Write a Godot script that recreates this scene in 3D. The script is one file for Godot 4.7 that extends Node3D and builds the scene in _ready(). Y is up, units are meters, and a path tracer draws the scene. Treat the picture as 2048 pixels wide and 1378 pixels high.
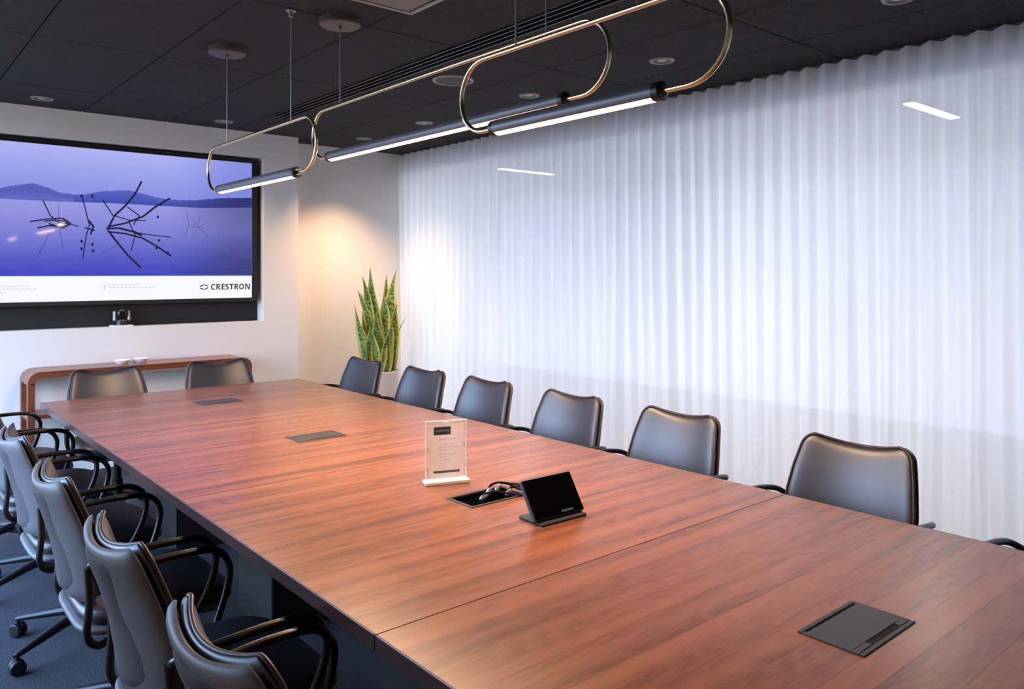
extends Node3D
# A conference room: walnut table, black chairs, sheer curtain, screen wall, brass loop pendants.
# x runs across the table (0 = its curtain-side edge), z along it (0 = its far end), y is up; metres.

const CEIL := 2.65
const TW := 1.524          # table width
const SL := 1.2145         # length of one table section
const TOP := 0.74          # table height
const EYE := Vector3(-2.323, 1.464, 5.007)
const FOCAL := 1556.15     # pixels of the 2048 x 1378 frame
const HORIZON := 545.4

var rng := RandomNumberGenerator.new()
var M := {}
var taken := {}

# ---------------------------------------------------------------- helpers: nodes
func numbered(called: String) -> String:
	if not taken.has(called):
		taken[called] = 0
		return called
	taken[called] += 1
	return "%s_%03d" % [called, taken[called]]

func thing(called: String, label: String, category: String, at := Vector3.ZERO, turn := 0.0, group := "") -> Node3D:
	var o := Node3D.new()
	o.name = numbered(called)
	add_child(o)
	o.position = at
	o.rotation.y = turn
	tag(o, label, category, group)
	return o

func tag(o: Node3D, label: String, category: String, group := "") -> void:
	o.set_meta("label", label)
	o.set_meta("category", category)
	if group != "":
		o.set_meta("group", group)

func place(called: String, mesh: Mesh, m: Material, parent: Node3D) -> MeshInstance3D:
	var o := MeshInstance3D.new()
	o.name = numbered(called) if parent == self else called
	o.mesh = mesh
	o.material_override = m
	o.cast_shadow = GeometryInstance3D.SHADOW_CASTING_SETTING_ON
	parent.add_child(o, true)
	return o

func obj(called: String, st: SurfaceTool, m: Material, parent: Node3D = self) -> MeshInstance3D:
	st.index()
	return place(called, st.commit(), m, parent)

func struct(called: String, st: SurfaceTool, m: Material) -> MeshInstance3D:
	var o := obj(called, st, m, self)
	o.set_meta("kind", "structure")
	return o

func struct_node(called: String) -> Node3D:
	var o := Node3D.new()
	o.name = numbered(called)
	add_child(o)
	o.set_meta("kind", "structure")
	return o

func copy_of(o: Node3D, at: Vector3, turn: float, label: String) -> Node3D:
	var c: Node3D = o.duplicate()
	c.name = numbered(String(o.name).rstrip("0123456789").rstrip("_"))
	add_child(c)
	c.position = at
	c.rotation.y = turn
	c.set_meta("label", label)
	return c

# ---------------------------------------------------------------- helpers: shapes
func ms() -> SurfaceTool:
	var st := SurfaceTool.new()
	st.begin(Mesh.PRIMITIVE_TRIANGLES)
	return st

# a flat convex polygon that faces along `out`
func poly(st: SurfaceTool, pts: Array, out: Vector3, uvs: Array = []) -> void:
	var n: Vector3 = (pts[1] - pts[0]).cross(pts[2] - pts[0])
	var idx := range(pts.size())
	if n.dot(out) > 0:
		idx.reverse()
		n = n.normalized()
	else:
		n = -n.normalized()
	for k in range(1, pts.size() - 1):
		for j in [idx[0], idx[k], idx[k + 1]]:
			st.set_normal(n)
			st.set_uv(uvs[j] if uvs.size() else Vector2(pts[j].x + pts[j].z * 0.3, pts[j].y + pts[j].z))
			st.add_vertex(pts[j])

# a box with chamfered edges
func box(st: SurfaceTool, lo: Vector3, hi: Vector3, b := 0.0, t := Transform3D.IDENTITY) -> void:
	var c := (lo + hi) / 2
	var h := (hi - lo) / 2
	b = minf(b, minf(h.x, minf(h.y, h.z)) * 0.98)
	var at := func(s: Vector3, axis: int) -> Vector3:
		var p := Vector3(s.x * (h.x - b), s.y * (h.y - b), s.z * (h.z - b))
		p[axis] = s[axis] * h[axis]
		return t * (c + p)
	for a in 3:
		for s in [-1.0, 1.0]:
			var q := []
			for e in [[-1, -1], [1, -1], [1, 1], [-1, 1]]:
				var v := Vector3.ZERO
				v[a] = s
				v[(a + 1) % 3] = e[0]
				v[(a + 2) % 3] = e[1]
				q.append(at.call(v, a))
			var out := Vector3.ZERO
			out[a] = s
			poly(st, q, t.basis * out)
	if b <= 0.0:
		return
	for a in 3:
		var i := (a + 1) % 3
		var j := (a + 2) % 3
		for si in [-1.0, 1.0]:
			for sj in [-1.0, 1.0]:
				var v0 := Vector3.ZERO
				v0[i] = si
				v0[j] = sj
				v0[a] = -1
				var v1 := v0
				v1[a] = 1
				var out := Vector3.ZERO
				out[i] = si
				out[j] = sj
				poly(st, [at.call(v0, i), at.call(v1, i), at.call(v1, j), at.call(v0, j)], t.basis * out)
	for x in [-1.0, 1.0]:
		for y in [-1.0, 1.0]:
			for z in [-1.0, 1.0]:
				var v := Vector3(x, y, z)
				poly(st, [at.call(v, 0), at.call(v, 1), at.call(v, 2)], t.basis * v)

# rows of points joined to a smooth surface; wrap joins the last column to the first
func grid(st: SurfaceTool, rows: Array, wrap := false, uv_scale := Vector2.ONE, flip := false) -> void:
	var nr: int = rows.size()
	var nc: int = rows[0].size()
	var nrm := []
	for r in nr:
		var line := PackedVector3Array()
		for c in nc:
			var cm: int = (c - 1 + nc) % nc if wrap else maxi(c - 1, 0)
			var cp: int = (c + 1) % nc if wrap else mini(c + 1, nc - 1)
			var rm: int = maxi(r - 1, 0)
			var rp: int = mini(r + 1, nr - 1)
			var du: Vector3 = rows[r][cp] - rows[r][cm]
			var dv: Vector3 = rows[rp][c] - rows[rm][c]
			if du.length() < 1e-7:   # a pinched row
				var k: int = rp if r == 0 else rm
				du = rows[k][cp] - rows[k][cm]
			var n := du.cross(dv)
			line.append((-n if flip else n).normalized() if n.length() > 1e-12 else Vector3.UP)
		nrm.append(line)
	for r in nr - 1:
		for c in (nc if wrap else nc - 1):
			var d: int = (c + 1) % nc
			var q := [[r, c], [r, d], [r + 1, d], [r + 1, c]]
			var face: Vector3 = (rows[r + 1][d] - rows[r][c]).cross(rows[r + 1][c] - rows[r][d])
			var order := [0, 1, 2, 0, 2, 3] if face.dot(nrm[r][c] + nrm[r + 1][d]) < 0 else [0, 2, 1, 0, 3, 2]
			for k in order:
				var e: Array = q[k]
				var col: float = float(c + 1) if (k == 1 or k == 2) else float(c)
				st.set_normal(nrm[e[0]][e[1]])
				st.set_uv(Vector2(col / (nc if wrap else nc - 1), float(e[0]) / (nr - 1)) * uv_scale)
				st.add_vertex(rows[e[0]][e[1]])

func tube(st: SurfaceTool, pts: Array, rad, segs := 10, closed := false) -> void:
	var rows := []
	var n := pts.size()
	var up := Vector3.UP
	var first: Vector3 = (pts[1] - pts[0]).normalized()
	if absf(first.dot(up)) > 0.9:
		up = Vector3.RIGHT
	for i in n + (1 if closed else 0):
		var k := i % n
		var t: Vector3
		if closed:
			t = (pts[(k + 1) % n] - pts[(k - 1 + n) % n]).normalized()
		else:
			t = (pts[mini(k + 1, n - 1)] - pts[maxi(k - 1, 0)]).normalized()
		var s := t.cross(up).normalized()
		up = s.cross(t).normalized()
		var r: float = rad[k] if rad is Array else rad
		var ring := PackedVector3Array()
		for j in segs:
			var a := TAU * j / segs
			ring.append(pts[k] + (s * cos(a) + up * sin(a)) * r)
		rows.append(ring)
	grid(st, rows, true)
	if not closed:
		var a0 := []
		var a1 := []
		for j in segs:
			a0.append(rows[0][j])
			a1.append(rows[n - 1][j])
		poly(st, a0, pts[0] - pts[1])
		poly(st, a1, pts[n - 1] - pts[n - 2])

# a smooth line through the given points
func smooth(pts: Array, n := 6) -> Array:
	var out := []
	for i in pts.size() - 1:
		var p0: Vector3 = pts[maxi(i - 1, 0)]
		var p3: Vector3 = pts[mini(i + 2, pts.size() - 1)]
		for k in n:
			out.append(pts[i].cubic_interpolate(pts[i + 1], p0, p3, float(k) / n))
	out.append(pts[-1])
	return out

# profile of (radius, height) turned about the y axis at c
func lathe(st: SurfaceTool, prof: Array, c := Vector3.ZERO, segs := 24, t := Transform3D.IDENTITY) -> void:
	# every straight piece gets its own normals, so that edges stay crisp
	for i in prof.size() - 1:
		var rows := []
		for p in [prof[i], prof[i + 1]]:
			var ring := PackedVector3Array()
			for j in segs:
				var a := TAU * j / segs
				ring.append(t * (c + Vector3(cos(a) * p[0], p[1], sin(a) * p[0])))
			rows.append(ring)
		grid(st, rows, true, Vector2.ONE, true)

# an outline in the x-y plane pushed from z0 to z1
func prism(st: SurfaceTool, outline: PackedVector2Array, z0: float, z1: float, t := Transform3D.IDENTITY) -> void:
	var tri := Geometry2D.triangulate_polygon(outline)
	for z in [z0, z1]:
		for k in range(0, tri.size(), 3):
			var q := []
			for j in 3:
				q.append(t * Vector3(outline[tri[k + j]].x, outline[tri[k + j]].y, z))
			poly(st, q, t.basis * Vector3(0, 0, signf(z - (z0 + z1) / 2)))
	var turn := 1.0 if Geometry2D.is_polygon_clockwise(outline) else -1.0
	for i in outline.size():
		var a := outline[i]
		var b := outline[(i + 1) % outline.size()]
		var out := Vector3(-(b - a).y, (b - a).x, 0) * turn
		poly(st, [t * Vector3(a.x, a.y, z0), t * Vector3(b.x, b.y, z0), t * Vector3(b.x, b.y, z1), t * Vector3(a.x, a.y, z1)], t.basis * out)

func rounded_rect(x0: float, y0: float, x1: float, y1: float, r: float, n := 6) -> PackedVector2Array:
	var o := PackedVector2Array()
	for q in [[x1 - r, y1 - r, 0], [x0 + r, y1 - r, 1], [x0 + r, y0 + r, 2], [x1 - r, y0 + r, 3]]:
		for k in n + 1:
			var a: float = PI / 2 * (q[2] + float(k) / n)
			o.append(Vector2(q[0] + cos(a) * r, q[1] + sin(a) * r))
	return o

# ---------------------------------------------------------------- helpers: materials
func mat(called: String, r: int, g: int, b: int, rough := 0.6, metal := 0.0) -> StandardMaterial3D:
	var m := StandardMaterial3D.new()
	m.resource_name = called
	m.albedo_color = Color8(r, g, b)
	m.roughness = rough
	m.metallic = metal
	M[called] = m
	return m

func noise_tex(seed_: int, freq: float, lo: Color, hi: Color, size := 512, oct := 4) -> NoiseTexture2D:
	var n := FastNoiseLite.new()
	n.seed = seed_
	n.frequency = freq
	n.fractal_octaves = oct
	var g := Gradient.new()
	g.set_color(0, lo)
	g.set_color(1, hi)
	var t := NoiseTexture2D.new()
	t.width = size
	t.height = size
	t.seamless = true
	t.noise = n
	t.color_ramp = g
	return t

func bump_tex(seed_: int, freq: float, strength: float, size := 512) -> NoiseTexture2D:
	var n := FastNoiseLite.new()
	n.seed = seed_
	n.frequency = freq
	var t := NoiseTexture2D.new()
	t.width = size
	t.height = size
	t.seamless = true
	t.as_normal_map = true
	t.bump_strength = strength
	t.noise = n
	return t

func wood_image(seed_: int) -> ImageTexture:
	# walnut: grain along u; broad heartwood bands, cathedral figure, fine pores
	var w := 1024
	var h := 512
	var warp := FastNoiseLite.new()
	warp.seed = seed_
	warp.frequency = 0.004
	warp.fractal_octaves = 3
	var fine := FastNoiseLite.new()
	fine.seed = seed_ + 7
	fine.frequency = 0.02
	fine.fractal_octaves = 2
	var im := Image.create(w, h, false, Image.FORMAT_RGB8)
	var dark := Color8(88, 52, 39)
	var mid := Color8(136, 87, 63)
	var light := Color8(160, 106, 80)
	for y in h:
		for x in w:
			var band := warp.get_noise_2d(x * 0.16, y * 3.4)
			var ring := sin((y * 0.22 + warp.get_noise_2d(x * 0.45 + 900, y * 1.1) * 22.0))
			var pore := fine.get_noise_2d(x * 0.55, y * 26.0)
			var v := 0.5 + band * 0.60 + ring * 0.06 + pore * 0.24
			var c := dark.lerp(mid, clampf(v * 2.0, 0, 1)) if v < 0.5 else mid.lerp(light, clampf(v * 2.0 - 1.0, 0, 1))
			im.set_pixel(x, y, c)
	return ImageTexture.create_from_image(im)

func build_materials() -> void:
	var m: StandardMaterial3D
	m = mat("wall_paint", 232, 228, 221, 0.85)
	m.normal_enabled = true
	m.normal_texture = bump_tex(5, 0.08, 1.0)
	m.normal_scale = 0.25
	m.uv1_triplanar = true
	m.uv1_world_triplanar = true
	m.uv1_scale = Vector3(2, 2, 2)
	mat("white_paint", 232, 230, 228, 0.6)
	mat("black_paint", 30, 29, 31, 0.7)
	m = mat("carpet", 255, 255, 255, 0.95)
	m.albedo_texture = noise_tex(11, 0.09, Color8(46, 49, 56), Color8(76, 80, 89), 1024, 5)
	m.uv1_triplanar = true
	m.uv1_world_triplanar = true
	m.uv1_scale = Vector3(1.6, 1.6, 1.6)
	m.heightmap_enabled = false
	m.normal_enabled = true
	m.normal_texture = bump_tex(12, 0.25, 6.0)
	m.normal_scale = 0.8
	m = mat("ceiling_felt", 255, 255, 255, 0.95)
	m.albedo_texture = noise_tex(21, 0.11, Color8(12, 12, 12), Color8(74, 72, 73), 1024, 5)
	m.uv1_triplanar = true
	m.uv1_world_triplanar = true
	m.uv1_scale = Vector3(1.4, 1.4, 1.4)
	m.normal_enabled = true
	m.normal_texture = bump_tex(22, 0.12, 8.0)
	m.normal_scale = 1.0
	mat("plenum", 8, 8, 9, 0.9)
	# wood: one figure, five tones of stave
	var fig := wood_image(31)
	var tones := [[255, 248, 244], [250, 244, 240], [244, 236, 232], [252, 242, 236], [238, 228, 224]]
	for k in tones.size():
		m = mat("walnut_%d" % k, tones[k][0], tones[k][1], tones[k][2], 0.27)
		m.albedo_texture = fig
		m.metallic_specular = 0.5
	mat("walnut_edge", 84, 58, 54, 0.3)
	m = mat("walnut_console", 228, 196, 178, 0.28)
	m.albedo_texture = fig
	mat("black_metal", 20, 20, 22, 0.35, 0.6)
	mat("black_satin", 22, 22, 24, 0.38)
	mat("black_matte", 17, 17, 18, 0.6)
	mat("graphite", 66, 67, 71, 0.45, 0.3)
	# chair
	m = mat("leather", 44, 44, 52, 0.38)
	m.metallic_specular = 0.68
	m.normal_enabled = true
	m.normal_texture = bump_tex(41, 0.18, 3.0)
	m.normal_scale = 0.15
	m.uv1_triplanar = true
	m.uv1_scale = Vector3(6, 6, 6)
	mat("piping", 58, 42, 38, 0.4)
	mat("shell_plastic", 98, 99, 103, 0.48)
	m = mat("rear_fabric", 255, 255, 255, 0.85)
	m.albedo_texture = noise_tex(43, 0.3, Color8(62, 61, 65), Color8(90, 89, 93), 256, 2)
	m.uv1_triplanar = true
	m.uv1_scale = Vector3(8, 8, 8)
	mat("base_metal", 52, 53, 57, 0.3, 0.7)
	mat("caster_plastic", 22, 22, 24, 0.45)
	mat("arm_black", 18, 17, 18, 0.28)
	# pendants
	mat("brass", 226, 206, 164, 0.24, 1.0)
	mat("lamp_housing", 106, 104, 110, 0.42, 0.4)
	mat("cable_steel", 176, 176, 182, 0.35, 0.7)
	m = mat("led_diffuser", 255, 244, 232, 0.5)
	m.emission_enabled = true
	m.emission = Color8(255, 200, 166)
	m.emission_energy_multiplier = 1.8
	mat("canopy_bronze", 92, 80, 78, 0.5, 0.3)
	m = mat("downlight_bulb", 120, 112, 104, 0.5)
	m.emission_enabled = true
	m.emission = Color8(255, 214, 170)
	m.emission_energy_multiplier = 0.12
	mat("trim_grey", 140, 136, 133, 0.4, 0.3)
	mat("speaker_mesh", 74, 68, 67, 0.7)
	mat("diffuser_grey", 128, 120, 116, 0.6)
	# sheer curtain
	m = mat("sheer", 236, 238, 243, 0.9)
	m.albedo_color.a = 0.90
	m.transparency = BaseMaterial3D.TRANSPARENCY_ALPHA
	m.cull_mode = BaseMaterial3D.CULL_DISABLED
	m.backlight_enabled = true
	m.backlight = Color(0.95, 0.96, 1.0)
	m = mat("heading_tape", 236, 238, 242, 0.9)
	m.albedo_color.a = 0.5
	m.transparency = BaseMaterial3D.TRANSPARENCY_ALPHA
	m.cull_mode = BaseMaterial3D.CULL_DISABLED
	m.backlight_enabled = true
	m.backlight = Color(0.9, 0.9, 0.9)
	m = mat("glass", 235, 245, 245, 0.02)
	m.albedo_color.a = 0.06
	m.transparency = BaseMaterial3D.TRANSPARENCY_ALPHA
	mat("aluminium", 150, 152, 156, 0.4, 0.6)
	# acrylic
	m = mat("acrylic", 250, 252, 255, 0.03)
	m.albedo_color.a = 0.12
	m.transparency = BaseMaterial3D.TRANSPARENCY_ALPHA
	mat("acrylic_edge", 238, 240, 244, 0.15)
	mat("screen_glass", 6, 6, 8, 0.06)
	mat("ink", 52, 54, 66, 0.6)
	mat("logo_ink", 46, 48, 72, 0.9)
	mat("silver", 190, 192, 198, 0.3, 0.7)
	# plant
	mat("pot_ceramic", 222, 200, 186, 0.55)
	mat("soil", 66, 46, 34, 0.95)
	mat("dry_leaf", 112, 96, 82, 0.8)
	mat("white_ceramic", 236, 234, 232, 0.25)

# ---------------------------------------------------------------- the room
func _ready() -> void:
	rng.seed = 4711
	camera_sky_exposure()
	build_materials()
	room_shell()
	ceiling_tiles()
	hallway()
	curtain()
	table()
	screen_wall()
	pendants()
	chairs()
	console()
	plant()
	table_things()
	ceiling_things()

func camera_sky_exposure() -> void:
	var cam := Camera3D.new()
	cam.name = "camera"
	cam.projection = Camera3D.PROJECTION_FRUSTUM
	cam.near = 0.05
	cam.far = 200.0
	cam.size = cam.near * 1378.0 / FOCAL
	cam.frustum_offset = Vector2(0, -cam.near * (689.0 - HORIZON) / FOCAL)
	cam.position = EYE
	cam.rotation.y = -0.70306
	add_child(cam)
	cam.current = true
	var sky_m := ProceduralSkyMaterial.new()
	sky_m.sky_top_color = Color(0.60, 0.76, 1.0)
	sky_m.sky_horizon_color = Color(0.80, 0.89, 1.0)
	sky_m.sky_curve = 0.2
	sky_m.ground_bottom_color = Color(0.34, 0.36, 0.38)
	sky_m.ground_horizon_color = Color(0.50, 0.53, 0.56)
	var sky := Sky.new()
	sky.sky_material = sky_m
	var e := Environment.new()
	e.background_mode = Environment.BG_SKY
	e.sky = sky
	e.background_energy_multiplier = 10.5
	e.tonemap_mode = Environment.TONE_MAPPER_LINEAR
	e.tonemap_exposure = 1.4
	e.sdfgi_enabled = true
	e.ssao_enabled = true
	e.ssil_enabled = true
	var w := WorldEnvironment.new()
	w.name = "environment"
	w.environment = e
	add_child(w)

const XL := -3.1      # window side
const XR := 2.06      # glass partition behind the curtain
const ZW := -1.42     # screen wall
const ZR := -1.70     # wall of the plant corner
const ZB := 7.2       # wall behind the camera
const NX0 := -1.87    # niche
const NX1 := 0.352
const NY0 := 1.052
const NY1 := 2.44
const ND := 0.14

func room_shell() -> void:
	var st := ms()
	box(st, Vector3(XL - 0.2, -0.12, ZR - 0.2), Vector3(XR + 0.05, 0.0, ZB + 0.2))
	struct("floor", st, M.carpet)
	# the screen wall stands proud of the plant corner and holds a niche
	st = ms()
	box(st, Vector3(XL - 0.2, 0, ZW - ND - 0.12), Vector3(0.664, NY0, ZW))
	box(st, Vector3(XL - 0.2, NY1, ZW - ND - 0.12), Vector3(0.664, CEIL + 0.05, ZW))
	box(st, Vector3(XL - 0.2, NY0, ZW - ND - 0.12), Vector3(NX0, NY1, ZW))
	box(st, Vector3(NX1, NY0, ZW - ND - 0.12), Vector3(0.664, NY1, ZW))
	var wall := struct("wall_back", st, M.wall_paint)
	st = ms()
	box(st, Vector3(NX0, NY0, ZW - ND - 0.10), Vector3(NX1, NY1, ZW - ND))
	obj("niche_panel", st, M.black_paint, wall)
	st = ms()
	box(st, Vector3(0.60, 0, ZR - 0.15), Vector3(XR + 0.1, CEIL + 0.05, ZR))
	struct("wall_corner", st, M.wall_paint)
	st = ms()
	box(st, Vector3(XL - 0.2, 0, ZB), Vector3(XR + 0.1, CEIL + 0.05, ZB + 0.15))
	struct("wall_rear", st, M.wall_paint)
	# window wall on the left, outside the frame: its daylight falls on chairs, floor and table
	var sill := 0.12
	var head := 2.60
	var zs := [-1.36, 0.36, 0.44, 2.1]
	st = ms()
	box(st, Vector3(XL - 0.2, 0, ZW - 0.2), Vector3(XL, sill, ZB))
	box(st, Vector3(XL - 0.2, head, ZW - 0.2), Vector3(XL, CEIL + 0.05, ZB))
	var z0 := ZW - 0.2
	for k in range(0, zs.size(), 2):
		box(st, Vector3(XL - 0.2, sill, z0), Vector3(XL, head, zs[k]))
		z0 = zs[k + 1]
	box(st, Vector3(XL - 0.2, sill, z0), Vector3(XL, head, ZB))
	struct("wall_left", st, M.wall_paint)
	for k in range(0, zs.size(), 2):
		var w := struct_node("window_%d" % (k / 2 + 2))
		st = ms()
		var a: float = zs[k]
		var b: float = zs[k + 1]
		var x := XL - 0.1
		box(st, Vector3(x - 0.03, sill, a), Vector3(x + 0.03, sill + 0.05, b))
		box(st, Vector3(x - 0.03, head - 0.05, a), Vector3(x + 0.03, head, b))
		box(st, Vector3(x - 0.03, sill + 0.05, a), Vector3(x + 0.03, head - 0.05, a + 0.05))
		box(st, Vector3(x - 0.03, sill + 0.05, b - 0.05), Vector3(x + 0.03, head - 0.05, b))
		obj("window_frame", st, M.aluminium, w)
		st = ms()
		poly(st, [Vector3(x, sill + 0.05, a + 0.05), Vector3(x, sill + 0.05, b - 0.05), Vector3(x, head - 0.05, b - 0.05), Vector3(x, head - 0.05, a + 0.05)], Vector3.RIGHT)
		obj("pane", st, M.glass, w)
	# glass partition behind the curtain
	var g := struct_node("window_1")
	st = ms()
	box(st, Vector3(XR, 2.50, ZR), Vector3(XR + 0.06, CEIL, ZB))
	box(st, Vector3(XR, 0.0, ZR), Vector3(XR + 0.06, 0.06, ZB))
	obj("window_frame", st, M.white_paint, g)
	var n := 7
	for k in n:
		var a := ZR + (ZB - ZR) * k / n
		var b := ZR + (ZB - ZR) * (k + 1) / n
		st = ms()
		poly(st, [Vector3(XR + 0.03, 0.06, a + 0.004), Vector3(XR + 0.03, 0.06, b - 0.004), Vector3(XR + 0.03, 2.50, b - 0.004), Vector3(XR + 0.03, 2.50, a + 0.004)], Vector3.LEFT)
		obj("pane", st, M.glass, g)

func ceiling_tiles() -> void:
	var st := ms()
	box(st, Vector3(XL - 0.2, CEIL + 0.022, ZR - 0.2), Vector3(XR + 0.1, CEIL + 0.14, ZB + 0.2))
	var slab := struct("ceiling", st, M.plenum)
	var xs := [XL, -2.83, -2.23, -1.63, -1.03, -0.43, 0.085, 0.225, 0.77, 1.37, XR]
	var zs := [ZR, -0.7, 0.5, 1.7, 2.9, 4.1, 5.3, 6.5, ZB]
	var gap := 0.0035
	for i in xs.size() - 1:
		if i == 6:
			continue      # the slot of the air diffuser
		for j in zs.size() - 1:
			var a: float = xs[i] + gap
			var b: float = xs[i + 1] - gap
			st = ms()
			box(st, Vector3(a, CEIL, zs[j] + gap), Vector3(b, CEIL + 0.024, zs[j + 1] - gap), 0.003)
			obj("ceiling_tile", st, M.ceiling_felt, slab)
	st = ms()   # short filler between the end of the slot and the wall
	box(st, Vector3(xs[6] + gap, CEIL, ZR + gap), Vector3(xs[7] - gap, CEIL + 0.024, -0.655), 0.003)
	obj("ceiling_tile", st, M.ceiling_felt, slab)

func hallway() -> void:
	# the bright hallway on the other side of the glass; its far side is glazed to the sky
	var x1 := 5.6
	var z0 := -4.6
	var st := ms()
	box(st, Vector3(XR + 0.06, -0.12, z0), Vector3(x1 + 0.2, 0.0, ZB + 0.2))
	struct("floor_hallway", st, mat("hall_floor", 176, 168, 158, 0.6))
	st = ms()
	box(st, Vector3(XR + 0.1, CEIL, z0), Vector3(x1 + 0.2, CEIL + 0.14, ZB + 0.2))
	struct("ceiling_hallway", st, M.white_paint)
	st = ms()
	box(st, Vector3(XR - 0.3, 0, z0 - 0.15), Vector3(x1 + 0.2, CEIL, z0))
	box(st, Vector3(XR + 0.06, 0, ZB), Vector3(x1 + 0.2, CEIL, ZB + 0.15))
	box(st, Vector3(XR - 0.3, 0, z0), Vector3(XR + 0.06, CEIL, ZR - 0.15))
	struct("wall_hallway", st, M.white_paint)
	# frosted glazing along its far side
	var fr := struct_node("window_6")
	var fm := mat("frosted_glass", 255, 238, 210, 0.9)
	fm.backlight_enabled = true
	fm.backlight = Color(0.66, 0.66, 0.66)
	for j in 6:
		st = ms()
		var za := z0 + (ZB - z0) * j / 6.0
		var zb := z0 + (ZB - z0) * (j + 1) / 6.0
		poly(st, [Vector3(x1, 0.0, za), Vector3(x1, 0.0, zb), Vector3(x1, CEIL, zb), Vector3(x1, CEIL, za)], Vector3.LEFT)
		obj("pane", st, fm, fr)
	var labels := ["short linear hallway ceiling light glowing through the near end of the curtain", "short linear hallway ceiling light glowing through the far end of the curtain"]
	var k := 0
	for z in [2.71, -1.67]:
		var t := thing("linear_ceiling_light", labels[k], "light", Vector3(3.56, CEIL, z), 0.0, "linear lights beyond the curtain")
		st = ms()
		box(st, Vector3(-0.42, -0.03, -0.05), Vector3(0.42, 0, 0.05), 0.004)
		obj("housing", st, M.white_paint, t)
		st = ms()
		box(st, Vector3(-0.40, -0.036, -0.035), Vector3(0.40, -0.029, 0.035))
		var dm := mat("hall_light_%d" % k, 255, 250, 240, 0.5)
		dm.emission_enabled = true
		dm.emission = Color8(255, 246, 232)
		dm.emission_energy_multiplier = 24.0
		obj("lamp_diffuser", st, dm, t)
		var l := AreaLight3D.new()
		l.name = "glow"
		l.area_size = Vector2(0.8, 0.07)
		l.light_color = Color8(248, 246, 226)
		l.light_energy = 3.5
		l.shadow_enabled = true
		l.area_range = 12.0
		t.add_child(l)
		l.position = Vector3(0, -0.045, 0)
		l.rotation.x = -PI / 2
		k += 1

# ---------------------------------------------------------------- curtain
func curtain_rows(y_list: Array, za: float, zb: float, back := 0.0) -> Array:
	var nz := int((zb - za) / 0.112 * 10.0)
	var low := FastNoiseLite.new()
	low.seed = 77
	low.frequency = 1.0
	var rows := []
	for y in y_list:
		var f: float = clampf((CEIL - y) / 2.6, 0, 1)
		var line := PackedVector3Array()
		for i in nz + 1:
			var z := za + (zb - za) * i / nz
			# pleats are even at the heading and wander and merge further down
			var drift := low.get_noise_2d(z * 1.1, f * 0.30) * 3.0 * f
			var keep := 1.0 - 0.62 * f + 0.6 * f * low.get_noise_2d(z * 2.3 + 40.0, f * 0.2)
			var ph := TAU * (z - 3.605) / 0.112 + drift
			# a wave with a rounded front and a steeper flank
			var wave := sin(ph + 0.55 * sin(ph))
			var x := 1.885 + back + wave * 0.034 * keep
			x += low.get_noise_2d(z * 2.6 + 9.0, f * 0.25) * 0.095 * f + low.get_noise_2d(z * 0.7 + 60.0, f * 0.3) * 0.03 * f
			line.append(Vector3(x, y, z + low.get_noise_2d(z * 3.0, f * 0.3 + 5.0) * 0.03 * f))
		rows.append(line)
	return rows

func curtain() -> void:
	var c := thing("sheer_curtain", "white sheer floor-length curtain hanging in even wave pleats along the whole side", "curtain")
	var ys := []
	for k in 19:
		ys.append(CEIL - 0.006 - (CEIL - 0.02) * k / 18.0)
	var st := ms()
	grid(st, curtain_rows(ys, ZR + 0.02, 6.9), false)
	obj("drape", st, M.sheer, c)
	st = ms()
	grid(st, curtain_rows([CEIL - 0.008, CEIL - 0.07, CEIL - 0.13, CEIL - 0.195], ZR + 0.02, 6.9, 0.004), false)
	obj("heading", st, M.heading_tape, c)
	st = ms()
	box(st, Vector3(1.865, CEIL - 0.006, ZR + 0.01), Vector3(1.905, CEIL, 6.95))
	obj("track", st, M.black_satin, c)

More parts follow.
